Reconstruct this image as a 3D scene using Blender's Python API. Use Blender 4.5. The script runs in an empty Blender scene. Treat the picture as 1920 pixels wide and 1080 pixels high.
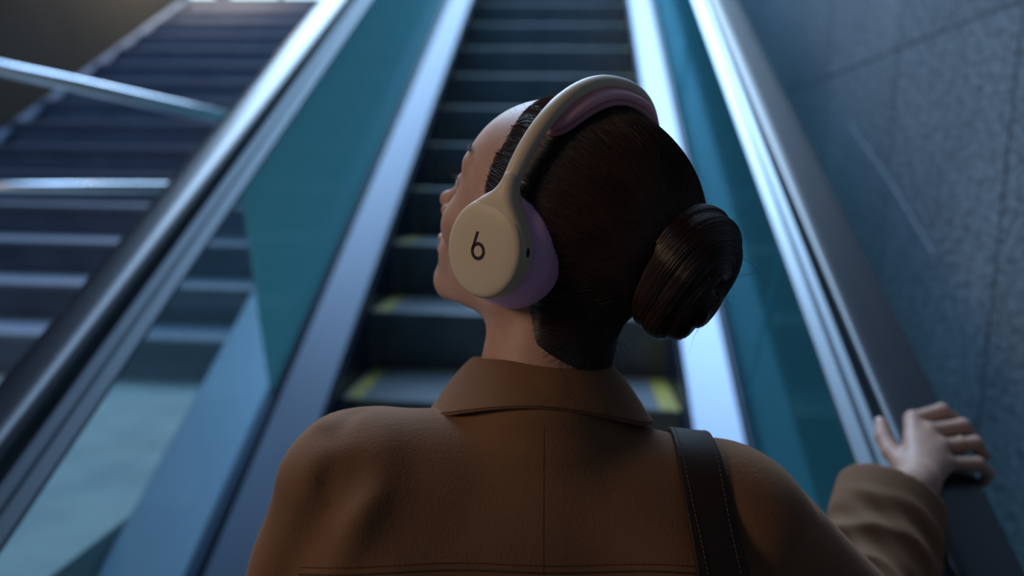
import bpy, math, random
import numpy as np
from mathutils import Vector
random.seed(7); rng = np.random.default_rng(7)
SC = bpy.context.scene; C = SC.collection
PI = math.pi

# ------------------------------------------------------------------ camera
EYE = np.array([0., 0., .815])                  # landing floor is Z = 0
FPX = 1433.7
PITCH, YAW, ROLL = -.1406, .07114, .01753
_c, _s = math.cos, math.sin
CF = np.array([-_s(YAW) * _c(PITCH), _c(YAW) * _c(PITCH), _s(PITCH)])
_R = np.array([_c(YAW), _s(YAW), 0.]); _U = np.cross(_R, CF)
CR = _c(ROLL) * _R + _s(ROLL) * _U; CU = -_s(ROLL) * _R + _c(ROLL) * _U
cam = bpy.data.cameras.new('camera'); cam_o = bpy.data.objects.new('camera', cam); C.objects.link(cam_o)
cam.sensor_width = 36; cam.lens = FPX / 1920 * 36; cam.clip_start = .02
from mathutils import Matrix
cam_o.matrix_world = Matrix(((CR[0], CU[0], -CF[0], EYE[0]), (CR[1], CU[1], -CF[1], EYE[1]), (CR[2], CU[2], -CF[2], EYE[2]), (0, 0, 0, 1)))
cam.dof.use_dof = True; cam.dof.focus_distance = .56; cam.dof.aperture_fstop = 2.6
SC.camera = cam_o

def P(px, py, d):            # measured position: pixel of the photo and distance along the view
    return EYE + CF * d + CR * ((px - 960) / FPX * d) + CU * ((540 - py) / FPX * d)
def V(x, y, z):              # view axes (right, up, towards viewer) to world direction
    return CR * x + CU * y - CF * z
def unit(v): v = np.asarray(v, float); return v / np.linalg.norm(v)

# ------------------------------------------------------------------ light
SC.view_settings.view_transform = 'Standard'; SC.view_settings.look = 'None'
SC.view_settings.exposure = 0.0; SC.view_settings.gamma = 1; SC.view_settings.use_curve_mapping = False
world = bpy.data.worlds.new('daylight'); SC.world = world; world.use_nodes = True
wn = world.node_tree.nodes; wl = world.node_tree.links; wn.clear()
wo = wn.new('ShaderNodeOutputWorld'); wb = wn.new('ShaderNodeBackground'); wt = wn.new('ShaderNodeTexCoord')
dp = wn.new('ShaderNodeVectorMath'); dp.operation = 'DOT_PRODUCT'
dp.inputs[1].default_value = tuple(unit((-.60, .38, .70)))
cr = wn.new('ShaderNodeValToRGB')
cr.color_ramp.elements[0].position = .0; cr.color_ramp.elements[0].color = (.014, .018, .026, 1)
cr.color_ramp.elements[1].position = 1.; cr.color_ramp.elements[1].color = (.82, 1.18, 1.7, 1)
for pos, col in ((.35, (.034, .054, .088, 1)), (.60, (.15, .25, .42, 1)), (.80, (.40, .64, 1.02, 1))):
    e = cr.color_ramp.elements.new(pos); e.color = col
wl.new(wt.outputs['Generated'], dp.inputs[0]); wl.new(dp.outputs['Value'], cr.inputs[0])
wl.new(cr.outputs[0], wb.inputs[0]); wl.new(wb.outputs[0], wo.inputs[0]); wb.inputs[1].default_value = .60

def area(name, loc, target, size, power, color):
    l = bpy.data.lights.new(name, 'AREA'); l.shape = 'RECTANGLE'; l.size, l.size_y = size; l.energy = power; l.color = color
    o = bpy.data.objects.new(name, l); C.objects.link(o); o.location = loc
    o.rotation_euler = (Vector(target) - Vector(loc)).to_track_quat('-Z', 'Y').to_euler(); return o
area('exit_daylight', (-1.9, 6.2, 6.2), (-.2, 1.0, .6), (5.5, 4.5), 560, (.50, .74, 1.0))
area('skylight', (-2.25, 4.6, 6.0), (-2.25, 4.601, 0), (1.9, 8.0), 230, (.40, .62, 1.0))
area('warm_rear_fill', (-2.7, -.75, 1.9), (-.1, .6, .8), (.9, .9), 21.0, (1.0, .72, .46))  # unseen warm lamp, added behind left to warm the ear cups
area('stair_wall_light', (-3.05, 6.4, 3.1), (-3.55, 6.4, 2.3), (.3, .3), 60, (1.0, .66, .42))

# ------------------------------------------------------------------ materials
def mat(name, col, rough=.5, metal=0., spec=.5, bump=None, vary=None, sheen=0, coat=0, sss=0, aniso=0, ior=None):
    """bump=(scale, strength, distance[, stretch]) vary=(scale, other_colour, stretch)"""
    m = bpy.data.materials.new(name); m.use_nodes = True
    n = m.node_tree.nodes; l = m.node_tree.links; b = n['Principled BSDF']
    b.inputs['Base Color'].default_value = (*col, 1); b.inputs['Roughness'].default_value = rough
    b.inputs['Metallic'].default_value = metal; b.inputs['Specular IOR Level'].default_value = spec
    if sheen: b.inputs['Sheen Weight'].default_value = sheen; b.inputs['Sheen Roughness'].default_value = .5; b.inputs['Sheen Tint'].default_value = (*[min(1, c * 2 + .1) for c in col], 1)
    if coat: b.inputs['Coat Weight'].default_value = coat; b.inputs['Coat Roughness'].default_value = .15
    if sss:
        b.inputs['Subsurface Weight'].default_value = sss; b.inputs['Subsurface Radius'].default_value = (1, .35, .2); b.inputs['Subsurface Scale'].default_value = .006
    if aniso: b.inputs['Anisotropic'].default_value = aniso
    tc = n.new('ShaderNodeTexCoord')
    def noise(scale, stretch, detail=4):
        mp = n.new('ShaderNodeMapping'); mp.inputs['Scale'].default_value = stretch
        t = n.new('ShaderNodeTexNoise'); t.inputs['Scale'].default_value = scale; t.inputs['Detail'].default_value = detail
        l.new(tc.outputs['Object'], mp.inputs[0]); l.new(mp.outputs[0], t.inputs['Vector']); return t
    if vary:
        t = noise(vary[0], vary[2] if len(vary) > 2 else (1, 1, 1))
        r = n.new('ShaderNodeValToRGB'); r.color_ramp.elements[0].position = .35; r.color_ramp.elements[1].position = .65
        r.color_ramp.elements[0].color = (*col, 1); r.color_ramp.elements[1].color = (*vary[1], 1)
        l.new(t.outputs['Fac'], r.inputs[0]); l.new(r.outputs[0], b.inputs['Base Color'])
    if bump:
        t = noise(bump[0], bump[3] if len(bump) > 3 else (1, 1, 1), 3)
        bp = n.new('ShaderNodeBump'); bp.inputs['Strength'].default_value = bump[1]; bp.inputs['Distance'].default_value = bump[2]
        l.new(t.outputs['Fac'], bp.inputs['Height']); l.new(bp.outputs[0], b.inputs['Normal'])
    return m

def glass_mat(name, tint, body, body_w, rough=.04, ior=1.5):
    m = bpy.data.materials.new(name); m.use_nodes = True; n = m.node_tree.nodes; l = m.node_tree.links; n.clear()
    o = n.new('ShaderNodeOutputMaterial'); t = n.new('ShaderNodeBsdfTransparent'); t.inputs[0].default_value = (*tint, 1)
    d = n.new('ShaderNodeBsdfDiffuse'); d.inputs[0].default_value = (*body, 1)
    tl = n.new('ShaderNodeBsdfTranslucent'); tl.inputs[0].default_value = (*body, 1)
    g = n.new('ShaderNodeBsdfGlossy'); g.inputs['Roughness'].default_value = rough; g.inputs[0].default_value = (.85, .97, 1, 1)
    f0 = n.new('ShaderNodeFresnel'); f0.inputs[0].default_value = ior; ge = n.new('ShaderNodeNewGeometry')
    f1 = n.new('ShaderNodeMath'); f1.operation = 'SUBTRACT'; f1.inputs[0].default_value = 1; l.new(ge.outputs['Backfacing'], f1.inputs[1])
    f = n.new('ShaderNodeMath'); f.operation = 'MULTIPLY'; l.new(f0.outputs[0], f.inputs[0]); l.new(f1.outputs[0], f.inputs[1])
    a = n.new('ShaderNodeMixShader'); a.inputs[0].default_value = .5; l.new(d.outputs[0], a.inputs[1]); l.new(tl.outputs[0], a.inputs[2])
    b = n.new('ShaderNodeMixShader'); b.inputs[0].default_value = body_w; l.new(t.outputs[0], b.inputs[1]); l.new(a.outputs[0], b.inputs[2])
    c = n.new('ShaderNodeMixShader'); l.new(f.outputs[0], c.inputs[0]); l.new(b.outputs[0], c.inputs[1]); l.new(g.outputs[0], c.inputs[2])
    l.new(c.outputs[0], o.inputs[0]); return m

M = {}
M['rubber'] = mat('handrail_rubber', (.010, .012, .020), .27, spec=.85)
M['guide'] = mat('guide_steel', (.38, .43, .48), .40, 1.0)
M['steel'] = mat('brushed_steel', (.175, .21, .27), .42, 1.0, bump=(60, .10, .001, (1, .03, .03)))
M['rail_steel'] = mat('polished_steel', (.55, .60, .66), .22, 1.0)
M['skirt'] = mat('skirt_panel', (.012, .022, .05), .38, .3)
M['step'] = mat('step_aluminium', (.20, .24, .27), .45, .2, vary=(9, (.15, .185, .22)))
M['yellow'] = mat('yellow_marking', (.60, .50, .03), .6, vary=(30, (.30, .25, .03)))
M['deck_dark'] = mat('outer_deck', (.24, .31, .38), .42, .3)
M['glass_clear'] = glass_mat('clear_glass', (.74, .88, .92), (.20, .38, .46), .12, .03)
M['glass_teal'] = glass_mat('teal_glass', (.16, .40, .44), (.38, .80, .84), .80, .16)
M['glass_right'] = glass_mat('teal_glass_light', (.55, .80, .84), (.12, .46, .54), .24, .10)
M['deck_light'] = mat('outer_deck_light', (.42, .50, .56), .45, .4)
M['glass_edge'] = mat('glass_edge', (.10, .17, .15), .3)
M['stone'] = mat('stair_stone', (.085, .13, .20), .5, vary=(6, (.065, .10, .16)), bump=(60, .15, .002))
M['stone_light'] = mat('stair_nosing', (.135, .17, .23), .5)
M['frame'] = mat('window_metal', (.10, .12, .14), .4, .5)

# ------------------------------------------------------------------ mesh helpers
def mesh_obj(name, verts, faces, m, parent=None, smooth=False):
    me = bpy.data.meshes.new(name)
    verts = np.asarray(verts, np.float32)
    if isinstance(faces, np.ndarray):
        k = faces.shape[1]; nf = len(faces)
        me.vertices.add(len(verts)); me.vertices.foreach_set('co', verts.ravel())
        me.loops.add(nf * k); me.loops.foreach_set('vertex_index', faces.astype(np.int32).ravel())
        me.polygons.add(nf); me.polygons.foreach_set('loop_start', np.arange(0, nf * k, k, dtype=np.int32))
        me.update(calc_edges=True)
    else:
        me.from_pydata([tuple(map(float, v)) for v in verts], [], faces)
    me.validate()
    if smooth: me.polygons.foreach_set('use_smooth', [True] * len(me.polygons))
    me.materials.append(m)
    o = bpy.data.objects.new(name, me); C.objects.link(o)
    if parent is not None: o.parent = parent
    return o
def empty(name, loc, label, cat, group=None):
    o = bpy.data.objects.new(name, None); C.objects.link(o); o.location = tuple(map(float, loc)); o.empty_display_size = .1
    o['label'] = label; o['category'] = cat
    if group: o['group'] = group
    return o
def under(parent, o):        # parent without moving it (parents are never rotated)
    o.parent = parent; o.location = tuple(-np.array(parent.location)); return o
def tag(o, label, cat, group=None, kind=None):
    if label: o['label'] = label; o['category'] = cat
    if group: o['group'] = group
    if kind: o['kind'] = kind
    return o
class MB:
    def __init__(s): s.v = []; s.f = []
    def add(s, v, f):
        k = len(s.v); s.v += [tuple(map(float, q)) for q in v]; s.f += [tuple(i + k for i in q) for q in f]
    def box(s, a, b):
        (x0, y0, z0), (x1, y1, z1) = a, b
        s.add([(x0, y0, z0), (x1, y0, z0), (x1, y1, z0), (x0, y1, z0), (x0, y0, z1), (x1, y0, z1), (x1, y1, z1), (x0, y1, z1)],
              [(0, 3, 2, 1), (4, 5, 6, 7), (0, 1, 5, 4), (1, 2, 6, 5), (2, 3, 7, 6), (3, 0, 4, 7)])
    def prism(s, prof, a, b, closed=True):          # prof: list of offsets (3D) swept from a to b
        n = len(prof); s.add([np.add(a, q) for q in prof] + [np.add(b, q) for q in prof],
              [(i, (i + 1) % n, (i + 1) % n + n, i + n) for i in range(n)] + [tuple(range(n))[::-1], tuple(range(n, 2 * n))])
    def tube(s, pts, r, seg=12, cap=True):
        pts = [np.array(p, float) for p in pts]; n = len(pts)
        rr = r if hasattr(r, '__len__') else [r] * n
        t0 = unit(pts[1] - pts[0]); up = np.array([0, 0, 1.]) if abs(t0[2]) < .9 else np.array([1., 0, 0])
        u = unit(np.cross(t0, up)); V_ = []
        for i, p in enumerate(pts):
            t = unit(pts[min(i + 1, n - 1)] - pts[max(i - 1, 0)]); u = unit(u - t * (u @ t)); w = np.cross(t, u)
            V_ += [p + rr[i] * (math.cos(2 * PI * k / seg) * u + math.sin(2 * PI * k / seg) * w) for k in range(seg)]
        F_ = [(i * seg + k, i * seg + (k + 1) % seg, (i + 1) * seg + (k + 1) % seg, (i + 1) * seg + k) for i in range(n - 1) for k in range(seg)]
        if cap: F_ += [tuple(range(seg))[::-1], tuple(range((n - 1) * seg, n * seg))]
        s.add(V_, F_)
    def build(s, name, m, parent=None, smooth=False, bevel=0, seg=2):
        o = mesh_obj(name, s.v, s.f, m, None, smooth)
        if bevel:
            b = o.modifiers.new('bevel', 'BEVEL'); b.width = bevel; b.segments = seg; b.limit_method = 'ANGLE'
        if parent is not None: under(parent, o)
        return o

# ------------------------------------------------------------------ setting
T30 = math.tan(math.radians(30))
XC, H0, Y0, HR = -.1577, 1.9022, 2.1688, .9865   # escalator centre, eye above nosing line, first nosing, handrail
def nz(y): return EYE[2] - H0 + T30 * y           # height of the line through the step nosings
PITCHY = .3505
YA, YB = -1.6, 7.6

# right wall: big granite slabs
wm = mat('granite_slab', (.14, .18, .22), .50); n = wm.node_tree.nodes; l = wm.node_tree.links; b = n['Principled BSDF']
tc = n.new('ShaderNodeTexCoord'); mp = n.new('ShaderNodeMapping')
mp.inputs['Rotation'].default_value = (0, PI / 2, 0)
sx = n.new('ShaderNodeSeparateXYZ'); cx = n.new('ShaderNodeCombineXYZ'); l.new(tc.outputs['Object'], sx.inputs[0])
ad = n.new('ShaderNodeMath'); ad.operation = 'ADD'; ad.inputs[1].default_value = 5 * 1.04 - 1.485 + .0
l.new(sx.outputs['Y'], ad.inputs[0]); l.new(ad.outputs[0], cx.inputs[0]); l.new(sx.outputs['Z'], cx.inputs[1])
bk = n.new('ShaderNodeTexBrick'); bk.inputs['Scale'].default_value = 1; bk.inputs['Brick Width'].default_value = .52; bk.inputs['Row Height'].default_value = 1.15
bk.inputs['Mortar Size'].default_value = .005; bk.inputs['Mortar Smooth'].default_value = .3; bk.offset = .0; bk.offset_frequency = 2
bk.inputs['Color1'].default_value = (.185, .225, .265, 1); bk.inputs['Color2'].default_value = (.150, .186, .222, 1); bk.inputs['Mortar'].default_value = (.06, .075, .09, 1)
l.new(cx.outputs[0], bk.inputs['Vector'])
n1 = n.new('ShaderNodeTexNoise'); n1.inputs['Scale'].default_value = 70; n1.inputs['Detail'].default_value = 6; n1.inputs['Roughness'].default_value = .7
mq = n.new('ShaderNodeMapping'); mq.inputs['Scale'].default_value = (1, .55, 1.0); mq.inputs['Rotation'].default_value = (.5, 0, 0)
l.new(tc.outputs['Object'], mq.inputs[0]); l.new(mq.outputs[0], n1.inputs['Vector'])
rp = n.new('ShaderNodeValToRGB'); rp.color_ramp.elements[0].position = .36; rp.color_ramp.elements[0].color = (.42, .42, .42, 1); rp.color_ramp.elements[1].position = .64; rp.color_ramp.elements[1].color = (1.5, 1.5, 1.5, 1)
l.new(n1.outputs['Fac'], rp.inputs[0])
mx = n.new('ShaderNodeMix'); mx.data_type = 'RGBA'; mx.blend_type = 'MULTIPLY'; mx.inputs[0].default_value = 1
l.new(bk.outputs['Color'], mx.inputs[6]); l.new(rp.outputs[0], mx.inputs[7])
n2 = n.new('ShaderNodeTexNoise'); n2.inputs['Scale'].default_value = 2.2; n2.inputs['Detail'].default_value = 3; l.new(tc.outputs['Object'], n2.inputs['Vector'])
r2 = n.new('ShaderNodeValToRGB'); r2.color_ramp.elements[0].position = .3; r2.color_ramp.elements[0].color = (.75, .75, .78, 1); r2.color_ramp.elements[1].position = .7; r2.color_ramp.elements[1].color = (1.15, 1.15, 1.12, 1)
l.new(n2.outputs['Fac'], r2.inputs[0]); my = n.new('ShaderNodeMix'); my.data_type = 'RGBA'; my.blend_type = 'MULTIPLY'; my.inputs[0].default_value = 1
l.new(mx.outputs[2], my.inputs[6]); l.new(r2.outputs[0], my.inputs[7]); l.new(my.outputs[2], b.inputs['Base Color'])
bp = n.new('ShaderNodeBump'); bp.inputs['Strength'].default_value = .5; bp.inputs['Distance'].default_value = .003
l.new(n1.outputs['Fac'], bp.inputs['Height']); l.new(bp.outputs[0], b.inputs['Normal'])
M['granite'] = wm
XW = .80
w = MB(); w.box((XW, YA - .5, -2.4), (XW + .15, 9.4, 6.6)); wall_r = w.build('wall_right', wm); tag(wall_r, None, None, kind='structure')
# a long pale scratch on the slab
q = MB(); 
def wallpt(px, py):
    d = P(px, py, 1) - EYE; return EYE + d * (XW - .0005) / d[0]
q.tube([wallpt(1592, 232), wallpt(1672, 345), wallpt(1752, 478)], .0018, 6)
sc_m = mat('scratch_chalk', (.32, .38, .42), .8)
q.build('scratch', sc_m, wall_r)

w = MB(); w.box((-1.15, -1.6, 2.75), (XW - .004, 1.15, 2.95)); tag(w.build('ceiling_shade', mat('ceiling_shade_grey', (.12, .12, .125), .8)), None, None, kind='structure')  # unseen overhead slab, added to block light from above; left side kept open
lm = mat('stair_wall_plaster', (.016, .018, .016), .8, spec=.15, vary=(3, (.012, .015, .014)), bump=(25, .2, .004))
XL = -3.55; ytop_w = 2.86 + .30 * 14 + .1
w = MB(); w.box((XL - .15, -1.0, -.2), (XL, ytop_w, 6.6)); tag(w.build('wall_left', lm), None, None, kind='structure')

fm = mat('terrazzo_floor', (.40, .44, .42), .55, vary=(5, (.28, .33, .33)), bump=(80, .1, .001))
w = MB(); w.box((XL, -1.0, -.12), (-1.03, 2.87, 0)); tag(w.build('floor', fm), None, None, kind='structure')
# floor at the top of the stairs and behind it the bright windows
RISE, RUN, SY = .16, .30, 2.86
NST = 15
ztop = RISE * NST; ytop = SY + RUN * (NST - 1)
w = MB(); w.box((-4.7, ytop + .32, ztop - .12), (-1.03, 9.0, ztop)); tag(w.build('floor_upper', M['stone']), None, None, kind='structure')
w = MB(); w.box((-4.7, 8.9, ztop), (-1.03, 9.05, 2.76)); tag(w.build('wall_far', M['stone']), None, None, kind='structure')
pane = bpy.data.materials.new('bright_window'); pane.use_nodes = True
pb = pane.node_tree.nodes['Principled BSDF']; pb.inputs['Base Color'].default_value = (.5, .7, .8, 1)
pb.inputs['Emission Color'].default_value = (.62, .92, 1, 1); pb.inputs['Emission Strength'].default_value = 2.2
wx = [(-4.62, -4.10), (-3.96, -3.35), (-3.34, -2.73), (-2.72, -2.11), (-2.10, -1.5)]
for i, (x0, x1) in enumerate(wx):
    fr = MB(); y_ = 8.9; z0, z1 = 2.765, 4.6
    for a, b_ in (((x0, y_, z0), (x0 + .022, y_ + .06, z1)), ((x1 - .022, y_, z0), (x1, y_ + .06, z1)), ((x0 + .022, y_, z0), (x1 - .022, y_ + .06, z0 + .03)), ((x0 + .022, y_, z1 - .05), (x1 - .022, y_ + .06, z1))): fr.box(a, b_)
    fo = fr.build('window_%d' % (i + 1), M['frame'], None, bevel=.004); tag(fo, None, None, kind='structure')
    pn = MB(); pn.box((x0 + .022, y_ + .02, z0 + .03), (x1 - .022, y_ + .035, z1 - .05)); pn.build('pane', pane, fo)

# ------------------------------------------------------------------ stone staircase on the left
st = empty('staircase', (XL, SY, 0), 'wide dark stone staircase climbing beside the escalator', 'staircase')
for k in range(NST):
    m_ = MB(); y0 = SY + k * RUN; m_.box((XL + .003, y0, max(0, (k - 1) * RISE)), (-1.04, y0 + RUN + .02, (k + 1) * RISE - .012))
    s_ = m_.build('step', M['stone'], st)
    m_ = MB(); m_.box((XL + .065, y0 - .022, (k + 1) * RISE - .012), (-1.04, y0 + RUN, (k + 1) * RISE + .012)); t_ = m_.build('tread', M['stone_light'], None, bevel=.004)
    t_.parent = s_
# slanting kerb against the wall
m_ = MB()
m_.add([(XL+.003, SY - .1, 0), (XL+.003, SY - .1, .03), (XL+.003, ytop, ztop + .02), (XL+.003, ytop, ztop), (XL + .06, SY - .1, 0), (XL + .06, SY - .1, .03), (XL + .06, ytop, ztop + .02), (XL + .06, ytop, ztop)],
       [(0, 1, 2, 3), (7, 6, 5, 4), (0, 4, 5, 1), (1, 5, 6, 2), (2, 6, 7, 3), (3, 7, 4, 0)])
m_.build('side_kerb', M['stone'], st)

# ------------------------------------------------------------------ stainless rails
rl = empty('stair_railing', (-1.12, 2.6, 0), 'stainless steel railing of round tubes crossing in front of the dark stairs', 'railing')
pr = P(452, 228, 2.55); pr2 = P(400, 352, 2.55); pr2 = np.array([pr[0], pr[1], pr2[2] - .0])
pl_ = P(-330, 48, 2.25)
a = MB(); a.tube([pl_, P(0, 127, 2.4), pr], .0235, 20); a.build('upper_rail', M['rail_steel'], rl, smooth=True)
a = MB(); a.tube([(XL + .02, pr2[1], pr2[2] - .035), pr2], .018, 20); a.build('lower_rail', M['rail_steel'], rl, smooth=True)
a = MB(); a.tube([pr, pr * .9 + pr2 * .1 + [.02, 0, 0], pr * .1 + pr2 * .9 + [.02, 0, 0], pr2], [.0235, .021, .019, .018], 20); a.build('end_bend', M['rail_steel'], rl, smooth=True)
a = MB(); a.tube([(pl_[0], pl_[1], 0.0), pl_], .022, 20); a.build('post', M['rail_steel'], rl, smooth=True)
a = MB(); wq = [(XL + .08, y_, .95 + RISE / RUN * (y_ - SY) + .07) for y_ in (2.7, 7.0)]
wr = empty('wall_handrail', wq[0], 'thin metal handrail fixed along the dark left wall above the stairs', 'handrail')
a.tube(wq, .022, 16); a.build('rail', M['rail_steel'], wr, smooth=True)
for y_ in (3.2, 4.6, 6.0):
    a = MB(); zz = .95 + RISE / RUN * (y_ - SY) + .07; a.tube([(XL + .003, y_, zz - .06), (XL + .06, y_, zz - .06), (XL + .08, y_, zz - .02)], .009, 8); a.build('bracket', M['rail_steel'], wr, smooth=True)

# ------------------------------------------------------------------ escalator
es = empty('escalator', (XC, Y0, nz(Y0)), 'moving escalator with ribbed metal steps, teal glass sides and black handrails', 'escalator')
def sweep(prof, name, m, y0=YA, y1=YB, smooth=False, bevel=0, parent=es):
    """prof: (x relative to the centre, height over the nosing line), swept along the 30 degree slope"""
    b_ = MB(); b_.prism([(x, 0, h) for x, h in prof], (XC, y0, nz(y0)), (XC, y1, nz(y1)))
    return b_.build(name, m, parent, smooth, bevel)
for sd in (-1, 1):
    sweep([(sd * x, h) for x, h in ((.503, -.30), (.503, .055), (.512, .062), (.516, .055), (.516, -.30))], 'skirt_panel', M['skirt'])
    sweep([(sd * x, h) for x, h in ((.506, .058), (.514, .078), (.624, .138), (.628, .118), (.520, .058))], 'inner_deck', M['steel'])
    hp = []
    for k in range(49):                            # rounded C-section of the rubber handrail
        t = -.35 * PI + (1.7 * PI) * k / 48
        ct, sn = math.cos(t), math.sin(t); hp.append((sd * (.643 + .046 * math.copysign(abs(ct) ** .62, ct)), .958 + .0285 * math.copysign(abs(sn) ** .55, sn)))
    ho = sweep(hp, 'handrail', M['rubber'], smooth=True); ho['label'] = 'black rubber handrail'
    ho.modifiers.new('s', 'EDGE_SPLIT').split_angle = math.radians(50)
    # metal guide under the rubber with two lips on the step side
    sweep([(sd * x, h) for x, h in ((.576, .885), (.576, .895), (.590, .912), (.594, .905), (.598, .915), (.613, .934), (.665, .934), (.665, .90), (.64, .885))], 'guide_rail', M['guide'])
    sweep([(sd * x, h) for x, h in ((.628, .06), (.628, .150), (.636, .156), (.658, .156), (.664, .150), (.664, .06))], 'glass_clamp', M['skirt'])
    # glass panes, joints square to the slope
    gh0, gh1 = .150, .905
    js = [-1.0, .45, 2.0, 3.6, 5.2, 6.9] if sd < 0 else [-1.0, .45, 2.03, 3.6, 5.2, 6.6]
    c30, s30 = math.cos(PI / 6), math.sin(PI / 6)
    for a, b_ in zip(js, js[1:]):
        a += .004; b_ -= .004
        q = MB(); vs = []
        for x in (sd * .6405, sd * .6525):
            for yy, hh in ((a, gh0), (b_, gh0), (b_, gh1), (a, gh1)):
                off = -(hh - gh0) * c30 * s30 * (.55 if sd < 0 else 1)           # perpendicular to the incline
                vs.append((XC + x, yy + off, nz(yy + off) + hh))
        q.add(vs, [(0, 1, 2, 3), (7, 6, 5, 4), (0, 4, 5, 1), (1, 5, 6, 2), (2, 6, 7, 3), (3, 7, 4, 0)])
        clear = sd < 0 and b_ < 2.2
        g = q.build('glass_panel', M['glass_clear'] if clear else M['glass_teal'] if sd < 0 else M['glass_right'], es)
        if clear: g['label'] = 'clear glass panel'
        else: g['label'] = 'teal tinted glass panel'
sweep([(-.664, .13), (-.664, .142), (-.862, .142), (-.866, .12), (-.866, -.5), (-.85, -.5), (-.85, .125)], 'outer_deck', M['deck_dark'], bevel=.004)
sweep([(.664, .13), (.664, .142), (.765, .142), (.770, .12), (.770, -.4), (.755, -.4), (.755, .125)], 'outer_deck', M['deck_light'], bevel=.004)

def comb(x0, x1, path, pitch, depth, lift=0., body=.012):
    """ribbed surface: ribs run along path [(y,z)], grooves cut to depth; closed into a solid behind"""
    n = int(round((x1 - x0) / pitch)); xs = []
    for i in range(n):
        xa = x0 + i * pitch
        xs += [(xa, 0), (xa + pitch * .48, 0), (xa + pitch * .56, 1), (xa + pitch * .92, 1)]
    xs.append((x0 + n * pitch, 0))
    path = [np.array(p, float) for p in path]; m = len(path); nr = []
    for i in range(m):
        t = path[min(i + 1, m - 1)] - path[max(i - 1, 0)]; t /= np.linalg.norm(t); nr.append(np.array([t[1], -t[0]]))
    v = []; 
    for i in range(m):
        for x, g in xs:
            p = path[i] + nr[i] * (lift - depth * g); v.append((x, p[0], p[1]))
    k = len(xs); f = [(i * k + j, i * k + j + 1, (i + 1) * k + j + 1, (i + 1) * k + j) for i in range(m - 1) for j in range(k - 1)]
    return v, f
# path from the back of the tread to the nose and down the curved riser (local: nose at 0,0)
tp = [(PITCHY - .006, 0), (.20, 0), (.06, 0), (.012, 0)]
rs = [(.003, -.004), (0, -.013)] + [(0.0 + .035 * (j / 7) ** 1.6, -.013 - .20 * j / 7) for j in range(1, 8)]
step_src = None
for k in range(-5, 17):
    loc = (XC, Y0 + PITCHY * k, nz(Y0 + PITCHY * k))
    if step_src is None:
        v, f = comb(-.495, .495, tp + rs, .011, .009); so = mesh_obj('step', v, f, M['step'])
        sm = so.modifiers.new('solid', 'SOLIDIFY'); sm.thickness = .004; sm.offset = 0
        ys = []
        for (xa, xb, ya, yb) in ((-.495, -.440, .0, PITCHY - .008), (.440, .495, .0, PITCHY - .008), (-.44, .44, PITCHY - .030, PITCHY - .008)):
            v, f = comb(xa, xb, [(yb, 0), ((ya + yb) / 2, 0), (ya + .012, 0)] + ([(.003, -.004)] if ya == 0 else []), .011, .0005, .0016)
            yo = mesh_obj('yellow_edge', v, f, M['yellow']); yo['label'] = 'yellow safety edge marking'; ys.append(yo)
        step_src = (so, ys); s_, yy_ = so, ys
    else:
        s_ = step_src[0].copy(); C.objects.link(s_); yy_ = []
        for y_ in step_src[1]:
            c_ = y_.copy(); C.objects.link(c_); yy_.append(c_)
    s_.parent = es; s_.location = tuple(np.array(loc) - np.array(es.location))
    for y_ in yy_: y_.parent = s_; y_.location = (0, 0, 0)

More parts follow.
